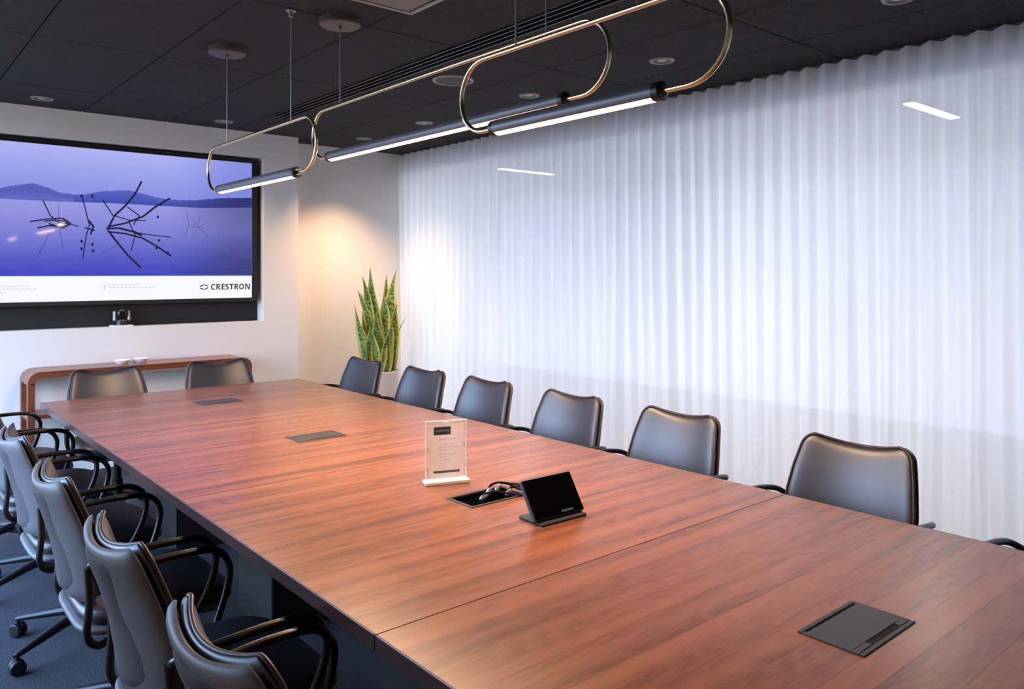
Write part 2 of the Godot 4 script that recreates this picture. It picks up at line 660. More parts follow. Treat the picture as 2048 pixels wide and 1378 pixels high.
# ---------------------------------------------------------------- table
func stave(x0: float, x1: float, z0: float, z1: float, m: Material, parent: Node3D) -> void:
	var st := ms()
	var y1 := TOP
	var y0 := TOP - 0.034
	var vo := rng.randf() * 0.75
	var mir := rng.randf() < 0.5
	var uv := func(p: Vector3, v: float) -> Vector2:
		var u := (p.x + TW) / 1.58
		return Vector2(1.0 - u if mir else u, vo + v / 0.8)
	var g := 0.0003
	var a := Vector3(x0, y0, z0 + g)
	var b := Vector3(x1, y1, z1 - g)
	var e := 0.0015 if is_equal_approx(x0, -TW) else 0.0
	var f := 0.0015 if is_equal_approx(x1, 0.0) else 0.0
	var faces := [
		[[Vector3(a.x + e, b.y, a.z), Vector3(b.x - f, b.y, a.z), Vector3(b.x - f, b.y, b.z), Vector3(a.x + e, b.y, b.z)], Vector3.UP],
		[[Vector3(a.x, a.y, a.z), Vector3(b.x, a.y, a.z), Vector3(b.x, a.y, b.z), Vector3(a.x, a.y, b.z)], Vector3.DOWN],
		[[Vector3(a.x, a.y, b.z), Vector3(b.x, a.y, b.z), Vector3(b.x, b.y - f, b.z), Vector3(a.x, b.y - e, b.z)], Vector3.BACK],
		[[Vector3(a.x, a.y, a.z), Vector3(b.x, a.y, a.z), Vector3(b.x, b.y - f, a.z), Vector3(a.x, b.y - e, a.z)], Vector3.FORWARD],
		[[Vector3(a.x, a.y, a.z), Vector3(a.x, a.y, b.z), Vector3(a.x, b.y - e, b.z), Vector3(a.x, b.y - e, a.z)], Vector3.LEFT],
		[[Vector3(b.x, a.y, a.z), Vector3(b.x, a.y, b.z), Vector3(b.x, b.y - f, b.z), Vector3(b.x, b.y - f, a.z)], Vector3.RIGHT],
	]
	if e > 0:
		faces.append([[Vector3(a.x, b.y - e, a.z), Vector3(a.x, b.y - e, b.z), Vector3(a.x + e, b.y, b.z), Vector3(a.x + e, b.y, a.z)], Vector3(-1, 1, 0)])
	if f > 0:
		faces.append([[Vector3(b.x, b.y - f, a.z), Vector3(b.x, b.y - f, b.z), Vector3(b.x - f, b.y, b.z), Vector3(b.x - f, b.y, a.z)], Vector3(1, 1, 0)])
	for q in faces:
		var uvs := []
		for p in q[0]:
			uvs.append(uv.call(p, (p.z - z0) + (b.y - p.y)))
		poly(st, q[0], q[1], uvs)
	obj("stave", st, m, parent)

func table() -> void:
	var t := thing("conference_table", "long walnut conference table joined from square sections with flush power hatches", "table")
	var hole_x0 := -0.872
	var hole_x1 := -0.645
	for s in 5:
		var z := s * SL + 0.0012
		var end := (s + 1) * SL - 0.0012
		var hz0 := (s + 0.5) * SL - 0.068
		var hz1 := (s + 0.5) * SL + 0.068
		var cuts := [z]
		var cur := z
		while cur < end - 0.15:
			cur += rng.randf_range(0.062, 0.125)
			cuts.append(cur)
		cuts.append(end)
		if s == 2:   # open cable well: staves end at the hole
			cuts.append(hz0)
			cuts.append(hz1)
			cuts.sort()
		for k in cuts.size() - 1:
			if cuts[k + 1] - cuts[k] < 0.002:
				continue
			var m: Material = M["walnut_%d" % rng.randi_range(0, 4)]
			if s == 2 and cuts[k] >= hz0 - 0.001 and cuts[k + 1] <= hz1 + 0.001:
				stave(-TW, hole_x0, cuts[k], cuts[k + 1], m, t)
				stave(hole_x1, 0.0, cuts[k], cuts[k + 1], m, t)
			else:
				stave(-TW, 0.0, cuts[k], cuts[k + 1], m, t)
		# dark edge bands along both long sides
		var st := ms()
		for e in [[-TW - 0.0035, -TW], [0.0, 0.0035]]:
			st = ms()
			box(st, Vector3(e[0], TOP - 0.034, z), Vector3(e[1], TOP, end), 0.0012)
			obj("edge_band", st, M.walnut_edge, t)
		# black pedestal under each section
		st = ms()
		box(st, Vector3(-1.04, 0.0, (s + 0.5) * SL - 0.18), Vector3(-0.48, TOP - 0.17, (s + 0.5) * SL + 0.18), 0.004)
		obj("pedestal", st, M.black_matte, t)
		st = ms()
		box(st, Vector3(-1.30, TOP - 0.065, z + 0.1), Vector3(-1.25, TOP - 0.034, end - 0.1), 0.003)
		box(st, Vector3(-0.27, TOP - 0.065, z + 0.1), Vector3(-0.22, TOP - 0.034, end - 0.1), 0.003)
		box(st, Vector3(-1.25, TOP - 0.065, (s + 0.5) * SL + 0.10), Vector3(-0.27, TOP - 0.034, (s + 0.5) * SL + 0.15), 0.003)
		box(st, Vector3(-1.0, TOP - 0.17, (s + 0.5) * SL + 0.10), Vector3(-0.52, TOP - 0.065, (s + 0.5) * SL + 0.15), 0.003)
		obj("rail", st, M.black_matte, t)
		hatch(t, s, hole_x0, hole_x1, hz0, hz1)

# power hatch let into the middle of a section: a thin frame and a lid with a finger slot
func hatch(t: Node3D, s: int, x0: float, x1: float, z0: float, z1: float) -> void:
	var y := TOP
	var h := 0.003
	var w := 0.010
	var st := ms()
	box(st, Vector3(x0, y - 0.004, z0), Vector3(x1, y + h, z0 + w), 0.001)
	box(st, Vector3(x0, y - 0.004, z1 - w), Vector3(x1, y + h, z1), 0.001)
	box(st, Vector3(x0, y - 0.004, z0 + w), Vector3(x0 + w, y + h, z1 - w), 0.001)
	box(st, Vector3(x1 - w, y - 0.004, z0 + w), Vector3(x1, y + h, z1 - w), 0.001)
	var f := obj("hatch_frame", st, M.graphite, t)
	if s == 2:
		# open: a black well below, the lid pushed back under the far frame
		st = ms()
		var d := 0.12
		box(st, Vector3(x0, y - d - 0.004, z0), Vector3(x1, y - d, z1))
		box(st, Vector3(x0, y - d, z0), Vector3(x0 + 0.004, y - 0.004, z1))
		box(st, Vector3(x1 - 0.004, y - d, z0), Vector3(x1, y - 0.004, z1))
		box(st, Vector3(x0 + 0.004, y - d, z0), Vector3(x1 - 0.004, y - 0.004, z0 + 0.004))
		box(st, Vector3(x0 + 0.004, y - d, z1 - 0.004), Vector3(x1 - 0.004, y - 0.004, z1))
		obj("cable_well", st, M.black_matte, f)
	else:
		st = ms()
		box(st, Vector3(x0 + w, y - 0.003, z0 + w + 0.005), Vector3(x1 - w, y + h - 0.0008, z1 - w - 0.016), 0.0008)
		box(st, Vector3(x0 + w, y - 0.003, z1 - w - 0.016), Vector3(x0 + 0.06, y + h - 0.0008, z1 - w - 0.002), 0.0008)
		box(st, Vector3(x1 - 0.04, y - 0.003, z1 - w - 0.016), Vector3(x1 - w, y + h - 0.0008, z1 - w - 0.002), 0.0008)
		var lid := obj("lid", st, M.graphite, f)
		st = ms()
		box(st, Vector3(x0 + w, y - 0.0035, z0 + w), Vector3(x1 - w, y + 0.0005, z1 - w))
		obj("slot", st, M.plenum, lid)

# ---------------------------------------------------------------- screen wall
func screen_image() -> ImageTexture:
	var w := 960
	var h := 540
	var im := Image.create(w, h, false, Image.FORMAT_RGB8)
	var mt := [[-20, 176], [60, 166], [113, 158], [155, 146], [205, 135], [241, 145], [286, 162], [332, 166], [363, 162], [419, 148], [501, 139], [560, 150], [612, 161], [684, 164], [739, 161], [834, 147], [980, 137]]
	var base := [[-20, 196], [113, 194], [256, 194], [410, 190], [577, 189], [757, 190], [980, 176]]
	var at := func(line: Array, x: float) -> float:
		for k in line.size() - 1:
			if x <= line[k + 1][0]:
				return lerpf(line[k][1], line[k + 1][1], (x - line[k][0]) / float(line[k + 1][0] - line[k][0]))
		return line[-1][1]
	var n := FastNoiseLite.new()
	n.seed = 3
	n.frequency = 0.012
	for x in w:
		var top: float = at.call(mt, x) + n.get_noise_1d(x * 6.0) * 3.0
		var shore: float = at.call(base, x)
		var right := smoothstep(0.62, 1.0, float(x) / w)
		for y in h:
			var c: Color
			if y >= 452:
				c = Color8(244, 245, 252)
			elif y < top:
				c = Color8(172, 178, 240).lerp(Color8(140, 146, 226), clampf(y / 150.0, 0, 1))
				c = c.lerp(Color8(112, 120, 214), right * 0.6)
			elif y < shore:
				c = Color8(92, 98, 186).lerp(Color8(66, 78, 172), (y - top) / maxf(shore - top, 1.0)).lerp(Color8(44, 48, 112), right)
				if x < 330:
					c = c.lerp(Color8(128, 132, 212), 0.45 * smoothstep(0.2, 0.9, (y - top) / maxf(shore - top, 1.0)))
			else:
				var d := clampf((y - shore) / 250.0, 0, 1)
				c = Color8(150, 152, 224).lerp(Color8(84, 88, 190), pow(d, 1.2)).lerp(Color8(68, 74, 186), pow(d, 4.0))
				c = c.lerp(Color8(48, 50, 96), right * (0.35 + 0.55 * absf(d - 0.4)))
				c = c.lerp(Color8(120, 126, 214), 0.12 * n.get_noise_2d(x * 0.5, y * 4.0))
			im.set_pixel(x, y, c)
	var ink := Color8(34, 32, 66)
	var lines := [
		[2, [234, 191], [256, 242], [282, 266], [317, 270], [340, 276]], [1, [282, 206], [283, 266], [294, 353]],
		[3, [197, 265], [249, 254], [294, 250], [317, 267], [294, 284], [256, 276], [219, 286]], [1, [261, 284], [241, 337], [219, 385]],
		[3, [240, 262], [268, 258], [300, 258], [312, 272], [282, 280], [252, 270]],
		[2, [352, 163], [366, 227], [376, 272], [366, 307], [355, 387]], [4, [372, 252], [388, 275], [379, 300]], [3, [362, 280], [390, 288]],
		[4, [435, 278], [456, 232], [492, 194], [523, 152], [546, 103]], [4, [435, 287], [463, 326], [501, 376], [543, 419]],
		[4, [435, 273], [492, 258], [551, 231], [595, 192], [644, 159]], [4, [435, 291], [492, 296], [551, 311], [595, 337], [648, 374]],
		[5, [430, 280], [470, 276], [520, 288], [545, 300]], [2, [419, 180], [451, 232], [506, 248], [560, 246]], [2, [506, 257], [526, 302], [512, 358]],
		[2, [492, 285], [560, 297], [648, 306]], [2, [500, 200], [540, 230], [520, 262]], [1, [420, 370], [460, 345], [480, 312]],
		[1, [707, 201], [716, 258], [702, 304]], [1, [730, 230], [742, 253], [728, 267]], [1, [757, 218], [746, 257], [788, 302]], [1, [720, 262], [745, 268], [765, 258]],
	]
	for l in lines:
		for k in range(1, l.size() - 1):
			var a := Vector2(l[k][0], l[k][1])
			var b := Vector2(l[k + 1][0], l[k + 1][1])
			var steps := int(a.distance_to(b)) + 1
			for s in steps + 1:
				var p := a.lerp(b, float(s) / steps)
				var r: int = l[0] + (1 if l[0] > 1 else 0)
				im.fill_rect(Rect2i(int(p.x), int(p.y), maxi(1, r), maxi(1, r)), ink)
	for p in [[352, 170], [386, 168], [352, 330], [386, 340], [615, 185], [604, 232], [608, 320], [600, 348], [640, 366], [352, 356], [388, 362]]:
		im.fill_rect(Rect2i(p[0] - 3, p[1] - 5, 7, 10), ink)
	# faint print in the white band
	var faint := Color8(206, 208, 218)
	for row in [[424, 484, 110], [436, 492, 160], [60, 484, 130], [40, 494, 172], [50, 506, 80]]:
		var x: int = row[0]
		while x < row[0] + row[2]:
			var len_: int = 4 + (x * 7 + row[1]) % 9
			im.fill_rect(Rect2i(x, row[1], len_, 3), faint)
			x += len_ + 3
	im.fill_rect(Rect2i(424, 486, 5, 14), faint)
	return ImageTexture.create_from_image(im)

func text(called: String, s: String, size: float, m: Material, parent: Node3D, at: Vector3) -> MeshInstance3D:
	var t := TextMesh.new()
	var f := SystemFont.new()
	f.font_names = PackedStringArray(["Droid Sans"])
	f.font_weight = 700
	t.font = f
	t.text = s
	t.font_size = 32
	t.pixel_size = size / 32.0
	t.depth = 0.0006
	var o := place(called, t, m, parent)
	o.position = at
	return o

func screen_wall() -> void:
	var x0 := -1.775
	var x1 := 0.262
	var y0 := 1.254
	var y1 := 2.391
	var z := -1.46
	var t := thing("wall_screen", "large flat screen showing a misty blue lake, set in the wall niche", "screen")
	var st := ms()
	box(st, Vector3(x0 - 0.05, y0 - 0.03, ZW - ND), Vector3(x1 + 0.05, y1 + 0.035, z - 0.004), 0.004)
	obj("casing", st, M.black_satin, t)
	st = ms()
	box(st, Vector3(x0 - 0.05, y0 - 0.03, z - 0.004), Vector3(x0, y1 + 0.035, z + 0.004), 0.002)
	box(st, Vector3(x1, y0 - 0.03, z - 0.004), Vector3(x1 + 0.05, y1 + 0.035, z + 0.004), 0.002)
	box(st, Vector3(x0, y0 - 0.03, z - 0.004), Vector3(x1, y0, z + 0.004), 0.002)
	box(st, Vector3(x0, y1, z - 0.004), Vector3(x1, y1 + 0.035, z + 0.004), 0.002)
	obj("bezel", st, M.black_satin, t)
	var sm := mat("screen_picture", 4, 4, 6, 0.05)
	sm.metallic_specular = 0.3
	sm.emission_enabled = true
	sm.emission = Color.WHITE
	sm.emission_operator = BaseMaterial3D.EMISSION_OP_MULTIPLY
	sm.emission_texture = screen_image()
	sm.emission_energy_multiplier = 0.74
	sm.texture_repeat = false
	st = ms()
	poly(st, [Vector3(x0, y0, z), Vector3(x1, y0, z), Vector3(x1, y1, z), Vector3(x0, y1, z)], Vector3.BACK, [Vector2(0, 1), Vector2(1, 1), Vector2(1, 0), Vector2(0, 0)])
	var panel := obj("display_panel", st, sm, t)
	# the maker's logo in the white band: an oval swirl and its name
	var lx := x0 + (x1 - x0) * 0.895
	var ly := y1 - (y1 - y0) * 496.0 / 540.0
	text("logo_text", "CRESTRON", 0.066, M.logo_ink, panel, Vector3(lx + 0.035, ly, z + 0.0012))
	st = ms()
	for k in 2:
		var arc := []
		for j in 17:
			var a := deg_to_rad(20.0 + 180.0 * k + 150.0 * j / 16.0)
			arc.append(Vector3(x0 + (x1 - x0) * 0.805 + cos(a) * 0.036, ly + sin(a) * 0.021, z + 0.001))
		for j in 16:
			var c := Vector3(x0 + (x1 - x0) * 0.805, ly, z + 0.001)
			poly(st, [arc[j], arc[j + 1], c + (arc[j + 1] - c) * 0.66, c + (arc[j] - c) * 0.66], Vector3.BACK)
	obj("logo_mark", st, M.logo_ink, panel)
	var l := AreaLight3D.new()
	l.name = "screen_glow"
	l.area_size = Vector2(x1 - x0, y1 - y0)
	l.light_color = Color8(150, 155, 232)
	l.light_energy = 0.1
	l.shadow_enabled = true
	l.area_range = 12.0
	t.add_child(l)
	l.position = Vector3((x0 + x1) / 2, (y0 + y1) / 2, z + 0.02)
	l.rotation.y = PI
	# conference camera on the ledge under the screen
	var c := thing("conference_camera", "small black swivelling conference camera on the ledge under the screen", "camera", Vector3(-0.752, NY0, -1.475))
	st = ms()
	box(st, Vector3(-0.075, 0.0, -0.05), Vector3(0.075, 0.012, 0.05), 0.003)
	obj("foot_plate", st, M.white_ceramic, c)
	st = ms()
	lathe(st, [[0.0, 0.012], [0.05, 0.012], [0.048, 0.045], [0.04, 0.055], [0.0, 0.055]])
	obj("base", st, M.black_satin, c)
	st = ms()
	for s in [-1.0, 1.0]:
		box(st, Vector3(s * 0.05 - 0.009, 0.045, -0.022), Vector3(s * 0.05 + 0.009, 0.12, 0.022), 0.005)
	obj("yoke", st, M.silver, c)
	st = ms()
	var prof := []
	for k in 13:
		var a := -PI / 2 + PI * k / 12
		prof.append([cos(a) * 0.042, 0.1 + sin(a) * 0.042])
	lathe(st, prof)
	var hd := obj("camera_head", st, M.black_satin, c)
	st = ms()
	lathe(st, [[0.0, 0.046], [0.018, 0.046], [0.021, 0.036], [0.024, 0.03]], Vector3.ZERO, 20, Transform3D(Basis(Vector3.RIGHT, PI / 2), Vector3(0, 0.1, 0)))
	obj("lens", st, M.screen_glass, hd)

# ---------------------------------------------------------------- pendants
func pendant(label: String, x: float, z0: float, z1: float, y0: float, y1: float, tz0: float, tz1: float, wires: Array, canopy_at: int, energy: float) -> void:
	var t := thing("loop_pendant", label, "pendant light", Vector3(x, CEIL, (z0 + z1) / 2), 0.0, "brass loop pendants above the table")
	var o := -Vector3(x, CEIL, (z0 + z1) / 2)
	var r := (y1 - y0) / 2
	var yc := (y0 + y1) / 2
	# brass rod: a long loop with round ends, cut where the lamp sits
	var pts := []
	pts.append(Vector3(x, y0, tz0 + 0.01))
	pts.append(Vector3(x, y0, z0 + r))
	for k in range(1, 16):
		var a := PI * k / 16.0
		pts.append(Vector3(x, yc - cos(a) * r, z0 + r - sin(a) * r))
	pts.append(Vector3(x, y1, z0 + r))
	pts.append(Vector3(x, y1, z1 - r))
	for k in range(1, 16):
		var a := PI * k / 16.0
		pts.append(Vector3(x, yc + cos(a) * r, z1 - r + sin(a) * r))
	pts.append(Vector3(x, y0, z1 - r))
	pts.append(Vector3(x, y0, tz1 - 0.01))
	for k in pts.size():
		pts[k] += o
	var st := ms()
	tube(st, pts, 0.0075, 12)
	obj("rod", st, M.brass, t)
	# lamp housing: a tube open below, with the diffuser in the slot
	st = ms()
	var hr := 0.025
	var rows := []
	for z in [tz0, tz1]:
		var ring := PackedVector3Array()
		for k in 21:
			var a := deg_to_rad(-42.0 + 264.0 * k / 20.0)
			ring.append(Vector3(x + cos(a) * hr, y0 + sin(a) * hr, z) + o)
		rows.append(ring)
	grid(st, rows, false, Vector2.ONE, true)
	for z in [tz0, tz1]:
		var cap := []
		for k in 24:
			var a := TAU * k / 24
			cap.append(Vector3(x + cos(a) * hr, y0 + sin(a) * hr, z) + o)
		poly(st, cap, Vector3(0, 0, signf(z - (tz0 + tz1) / 2)))
	obj("lamp_housing", st, M.lamp_housing, t)
	for z in [tz0, tz1]:
		st = ms()
		var s := signf(z - (tz0 + tz1) / 2)
		lathe(st, [[0.0, 0.0], [0.0245, 0.0], [0.0245, 0.018], [0.014, 0.022], [0.0, 0.022]], Vector3.ZERO, 20, Transform3D(Basis(Vector3.RIGHT, PI / 2 * s), Vector3(x, y0, z) + o))
		obj("end_cap", st, M.black_satin, t)
	st = ms()
	rows = []
	for z in [tz0 + 0.004, tz1 - 0.004]:
		var ring := PackedVector3Array()
		for k in 9:
			var a := deg_to_rad(221.0 + 98.0 * k / 8.0)
			ring.append(Vector3(x + cos(a) * hr * 0.97, y0 + sin(a) * hr * 0.97, z) + o)
		rows.append(ring)
	grid(st, rows, false, Vector2.ONE, true)
	obj("lamp_diffuser", st, M.led_diffuser, t)
	for k in wires.size():
		st = ms()
		tube(st, [Vector3(x, y1 + 0.006, wires[k]) + o, Vector3(x, CEIL - 0.01, wires[k]) + o], 0.003, 8)
		obj("cable", st, M.cable_steel, t)
		st = ms()
		if k == canopy_at:
			lathe(st, [[0.0, -0.034], [0.088, -0.034], [0.094, -0.028], [0.094, 0.0]], Vector3(x, CEIL, wires[k]) + o, 32)
			lathe(st, [[0.0, -0.046], [0.008, -0.046], [0.010, -0.034]], Vector3(x, CEIL, wires[k]) + o, 16)
			obj("canopy", st, M.canopy_bronze, t)
		else:
			lathe(st, [[0.0, -0.03], [0.009, -0.03], [0.011, -0.008], [0.022, -0.005], [0.022, 0.0]], Vector3(x, CEIL, wires[k]) + o, 16)
			obj("ceiling_hook", st, M.cable_steel, t)
	var l := AreaLight3D.new()
	l.name = "lamp_glow"
	l.area_size = Vector2(0.028, tz1 - tz0 - 0.02)
	l.light_color = Color8(255, 214, 176)
	l.light_energy = energy
	l.shadow_enabled = true
	l.area_range = 12.0
	t.add_child(l)
	l.position = Vector3(x, y0 - hr - 0.003, (tz0 + tz1) / 2) + o
	l.rotation.x = -PI / 2

func pendants() -> void:
	pendant("small brass loop pendant with a linear lamp, hanging nearest the screen", -0.812, 0.604, 1.933, 1.912, 2.147, 0.80, 1.73, [0.892, 1.678], 0, 1.1)
	pendant("longest brass loop pendant with a linear lamp, hanging in the middle", -0.584, 1.431, 3.409, 2.018, 2.250, 1.62, 3.205, [1.711, 3.128], 0, 4.3)
	pendant("short brass loop pendant with a linear lamp, hanging nearest the viewer", -0.812, 2.970, 3.984, 1.909, 2.135, 3.155, 3.775, [3.242, 3.714], 1, 0.8)

# ---------------------------------------------------------------- chairs
# local axes: the sitter faces +z, the floor is y = 0 under the middle of the seat
func back_z(y: float) -> float:
	var a := [[0.47, -0.205], [0.56, -0.208], [0.64, -0.222], [0.74, -0.250], [0.90, -0.308]]
	for k in a.size() - 1:
		if y <= a[k + 1][0]:
			return lerpf(a[k][1], a[k + 1][1], (y - a[k][0]) / (a[k + 1][0] - a[k][0]))
	return a[-1][1]

func back_half(v: float) -> float:
	# half width of the back from its foot (v = 0) to its top (v = 1)
	var a := [[0.0, 0.165], [0.12, 0.205], [0.3, 0.228], [0.45, 0.230], [0.7, 0.217], [1.0, 0.192]]
	for k in a.size() - 1:
		if v <= a[k + 1][0]:
			return lerpf(a[k][1], a[k + 1][1], (v - a[k][0]) / (a[k + 1][0] - a[k][0]))
	return a[-1][1]

# a cushion-like slab on the line of the back: grows `extra` wider, sits between z offsets f (front) and r (rear)
func back_slab(y0: float, y1: float, extra: float, f: float, r: float, dip: float, waist := 0.0, narrow := 1.0) -> SurfaceTool:
	var rows := []
	var nv := 26
	var nu := 18
	for i in nv + 1:
		var v := float(i) / nv
		# ease rows towards the ends, where the outline turns
		v = 0.5 - 0.5 * cos(PI * v)
		var hw := (back_half(v) + extra) * narrow
		hw *= 1.0 - waist * exp(-pow((v - 0.62) / 0.25, 2.0))
		var rc := 0.11
		if v > 1.0 - rc:
			var s := (v - (1.0 - rc)) / rc
			hw -= 0.042 * (1.0 - sqrt(maxf(0.0, 1.0 - s * s)))
		if v < 0.16:
			var s2 := (0.16 - v) / 0.16
			hw -= 0.05 * (1.0 - sqrt(maxf(0.0, 1.0 - s2 * s2)))
		var thick := pow(maxf(0.0, 1.0 - pow(absf(2.0 * v - 1.0), 16.0)), 0.5)
		var ring := PackedVector3Array()
		for side in 2:
			for j in nu:
				var u := -1.0 + 2.0 * j / nu
				if side == 1:
					u = -u
				var uu := sin(u * PI / 2)
				var edge := pow(maxf(0.0, 1.0 - pow(absf(uu), 10.0)), 0.5)
				var y := y0 + (y1 - y0) * v + dip * (uu * uu - 0.55) * v * v
				var zc := back_z(y) + 0.040 * uu * uu
				var mid := f * 0.3 + r * 0.7 if f > 0.01 else f * 0.7 + r * 0.3
				var off: float = mid + ((f if side == 0 else r) - mid) * edge * thick
				ring.append(Vector3(uu * hw, y, zc + off))
		rows.append(ring)
	var st := ms()
	grid(st, rows, true)
	return st

# a thin welt that runs round the edge of the back cushion
func back_piping(y0: float, y1: float, dip: float) -> SurfaceTool:
	var pts := []
	var at := func(v: float, uu: float) -> Vector3:
		var hw := back_half(v)
		if v > 0.89:
			var s := (v - 0.89) / 0.11
			hw -= 0.042 * (1.0 - sqrt(maxf(0.0, 1.0 - s * s)))
		var y := y0 + (y1 - y0) * v + dip * (uu * uu - 0.55) * v * v
		return Vector3(uu * hw, y, back_z(y) + 0.040 * uu * uu + 0.013)
	for k in 16:
		pts.append(at.call(0.2 + 0.69 * k / 16.0, -1.0))
	for k in 8:
		pts.append(at.call(0.89 + 0.11 * sin(PI / 2 * k / 8.0), -1.0))
	for k in 21:
		pts.append(at.call(1.0, -1.0 + 2.0 * k / 20.0))
	for k in 8:
		pts.append(at.call(0.89 + 0.11 * sin(PI / 2 * (7 - k) / 8.0), 1.0))
	for k in 16:
		pts.append(at.call(0.2 + 0.69 * (15 - k) / 16.0, 1.0))
	var st := ms()
	tube(st, pts, 0.005, 8)
	return st

func seat_slab(y0: float, y1: float, hw: float, zf: float, zb: float, crown: float) -> SurfaceTool:
	var rows := []
	var ring_n := 40
	var levels := [[0.0, 0.0], [0.90, 0.0], [0.97, 0.12], [1.0, 0.35], [1.0, 0.65], [0.97, 0.88], [0.90, 1.0], [0.6, 1.0 + crown * 0.6], [0.3, 1.0 + crown], [0.0, 1.0 + crown]]
	for l in levels:
		var ring := PackedVector3Array()
		for k in ring_n:
			var a := TAU * k / ring_n
			var c := cos(a)
			var s := sin(a)
			var e := 0.42
			var x: float = signf(c) * pow(absf(c), e) * hw * l[0]
			var zz: float = signf(s) * pow(absf(s), e)
			var z: float = (zf + zb) / 2 + zz * (zf - zb) / 2 * l[0]
			x *= 1.0 - 0.10 * clampf(-zz, 0, 1)
			var y: float = lerpf(y0, y1, l[1])
			y -= 0.03 * pow(clampf(zz * l[0], 0, 1), 3.0)   # waterfall front
			ring.append(Vector3(x, y, z))
		rows.append(ring)
	var st := ms()
	grid(st, rows, true, Vector2.ONE, true)
	return st

func make_chair(label: String, at: Vector3, turn: float) -> Node3D:
	var t := thing("conference_chair", label, "chair", at, turn, "black conference chairs around the table")
	obj("seat", seat_slab(0.425, 0.478, 0.245, 0.235, -0.215, 0.12), M.leather, t)
	obj("seat_shell", seat_slab(0.402, 0.432, 0.25, 0.215, -0.225, 0.0), M.shell_plastic, t)
	obj("backrest", back_slab(0.490, 0.856, 0.0, 0.030, -0.004, 0.022), M.leather, t)
	obj("piping", back_piping(0.490, 0.856, 0.022), M.piping, t)
	var sh := obj("back_shell", back_slab(0.478, 0.853, 0.006, -0.004, -0.030, 0.022), M.shell_plastic, t)
	obj("rear_panel", back_slab(0.50, 0.828, -0.022, -0.024, -0.040, 0.018, 0.30, 0.88), M.rear_fabric, sh)
	# loop arms from the edge of the back, forward and down to the seat; flat uprights carry the back
	for s in [-1.0, 1.0]:
		var p := [Vector3(s * 0.224, 0.612, -0.200), Vector3(s * 0.255, 0.630, -0.205), Vector3(s * 0.284, 0.648, -0.18), Vector3(s * 0.296, 0.660, -0.10), Vector3(s * 0.297, 0.664, 0.01), Vector3(s * 0.297, 0.652, 0.092), Vector3(s * 0.297, 0.60, 0.132), Vector3(s * 0.296, 0.52, 0.12), Vector3(s * 0.28, 0.44, 0.085), Vector3(s * 0.235, 0.402, 0.06), Vector3(s * 0.16, 0.394, 0.055)]
		var st := ms()
		tube(st, smooth(p, 5), 0.0105, 10)
		obj("arm", st, M.arm_black, t)
		st = ms()
		var q := smooth([Vector3(s * 0.15, 0.385, -0.10), Vector3(s * 0.205, 0.375, -0.17), Vector3(s * 0.228, 0.42, -0.208), Vector3(s * 0.232, 0.52, -0.203), Vector3(s * 0.226, 0.615, -0.207)], 5)
		tube(st, q, 0.011, 10)
		obj("upright", st, M.black_satin, t)
	var st := ms()
	box(st, Vector3(-0.17, 0.355, -0.14), Vector3(0.17, 0.405, 0.12), 0.012)
	obj("tilt_mechanism", st, M.black_matte, t)
	st = ms()
	tube(st, [Vector3(0.16, 0.375, 0.02), Vector3(0.235, 0.372, 0.02), Vector3(0.27, 0.365, 0.02)], 0.006, 8)
	box(st, Vector3(0.262, 0.355, 0.004), Vector3(0.31, 0.372, 0.036), 0.005)
	obj("lever", st, M.black_matte, t)
	st = ms()
	lathe(st, [[0.0, 0.36], [0.022, 0.36], [0.022, 0.22], [0.03, 0.22], [0.03, 0.1], [0.0, 0.1]], Vector3.ZERO, 16)
	obj("gas_column", st, M.black_metal, t)
	st = ms()
	lathe(st, [[0.0, 0.132], [0.038, 0.132], [0.05, 0.12], [0.05, 0.085], [0.0, 0.08]], Vector3.ZERO, 20)
	obj("base_hub", st, M.base_metal, t)
	for k in 5:
		var a := TAU * k / 5 + 0.45
		var d := Vector3(cos(a), 0, sin(a))
		var sd := Vector3(-sin(a), 0, cos(a))
		st = ms()
		var rows := []
		for q in [[0.035, 0.118, 0.024, 0.022], [0.12, 0.108, 0.021, 0.018], [0.22, 0.088, 0.017, 0.014], [0.30, 0.072, 0.013, 0.010], [0.312, 0.069, 0.008, 0.006]]:
			var ring := PackedVector3Array()
			for j in 12:
				var b := TAU * j / 12
				ring.append(d * q[0] + Vector3(0, q[1], 0) + sd * cos(b) * q[2] + Vector3(0, sin(b) * q[3], 0))
			rows.append(ring)
		grid(st, rows, true)
		obj("leg", st, M.base_metal, t)
		st = ms()
		var c := d * 0.302
		tube(st, [c + Vector3(0, 0.072, 0), c + Vector3(0, 0.045, 0)], 0.007, 8)
		var turn_b := rng.randf() * TAU
		var dir := Vector3(cos(turn_b), 0, sin(turn_b))
		var cs := obj("caster", st, M.caster_plastic, t)
		for s in [-1.0, 1.0]:
			st = ms()
			var m0: Vector3 = c + dir * s * 0.012 + Vector3(0, 0.027, 0)
			tube(st, [m0 - dir * 0.009, m0 - dir * 0.007, m0 + dir * 0.007, m0 + dir * 0.009], [0.022, 0.027, 0.027, 0.022], 18)
			obj("wheel", st, M.caster_plastic, cs)
	return t

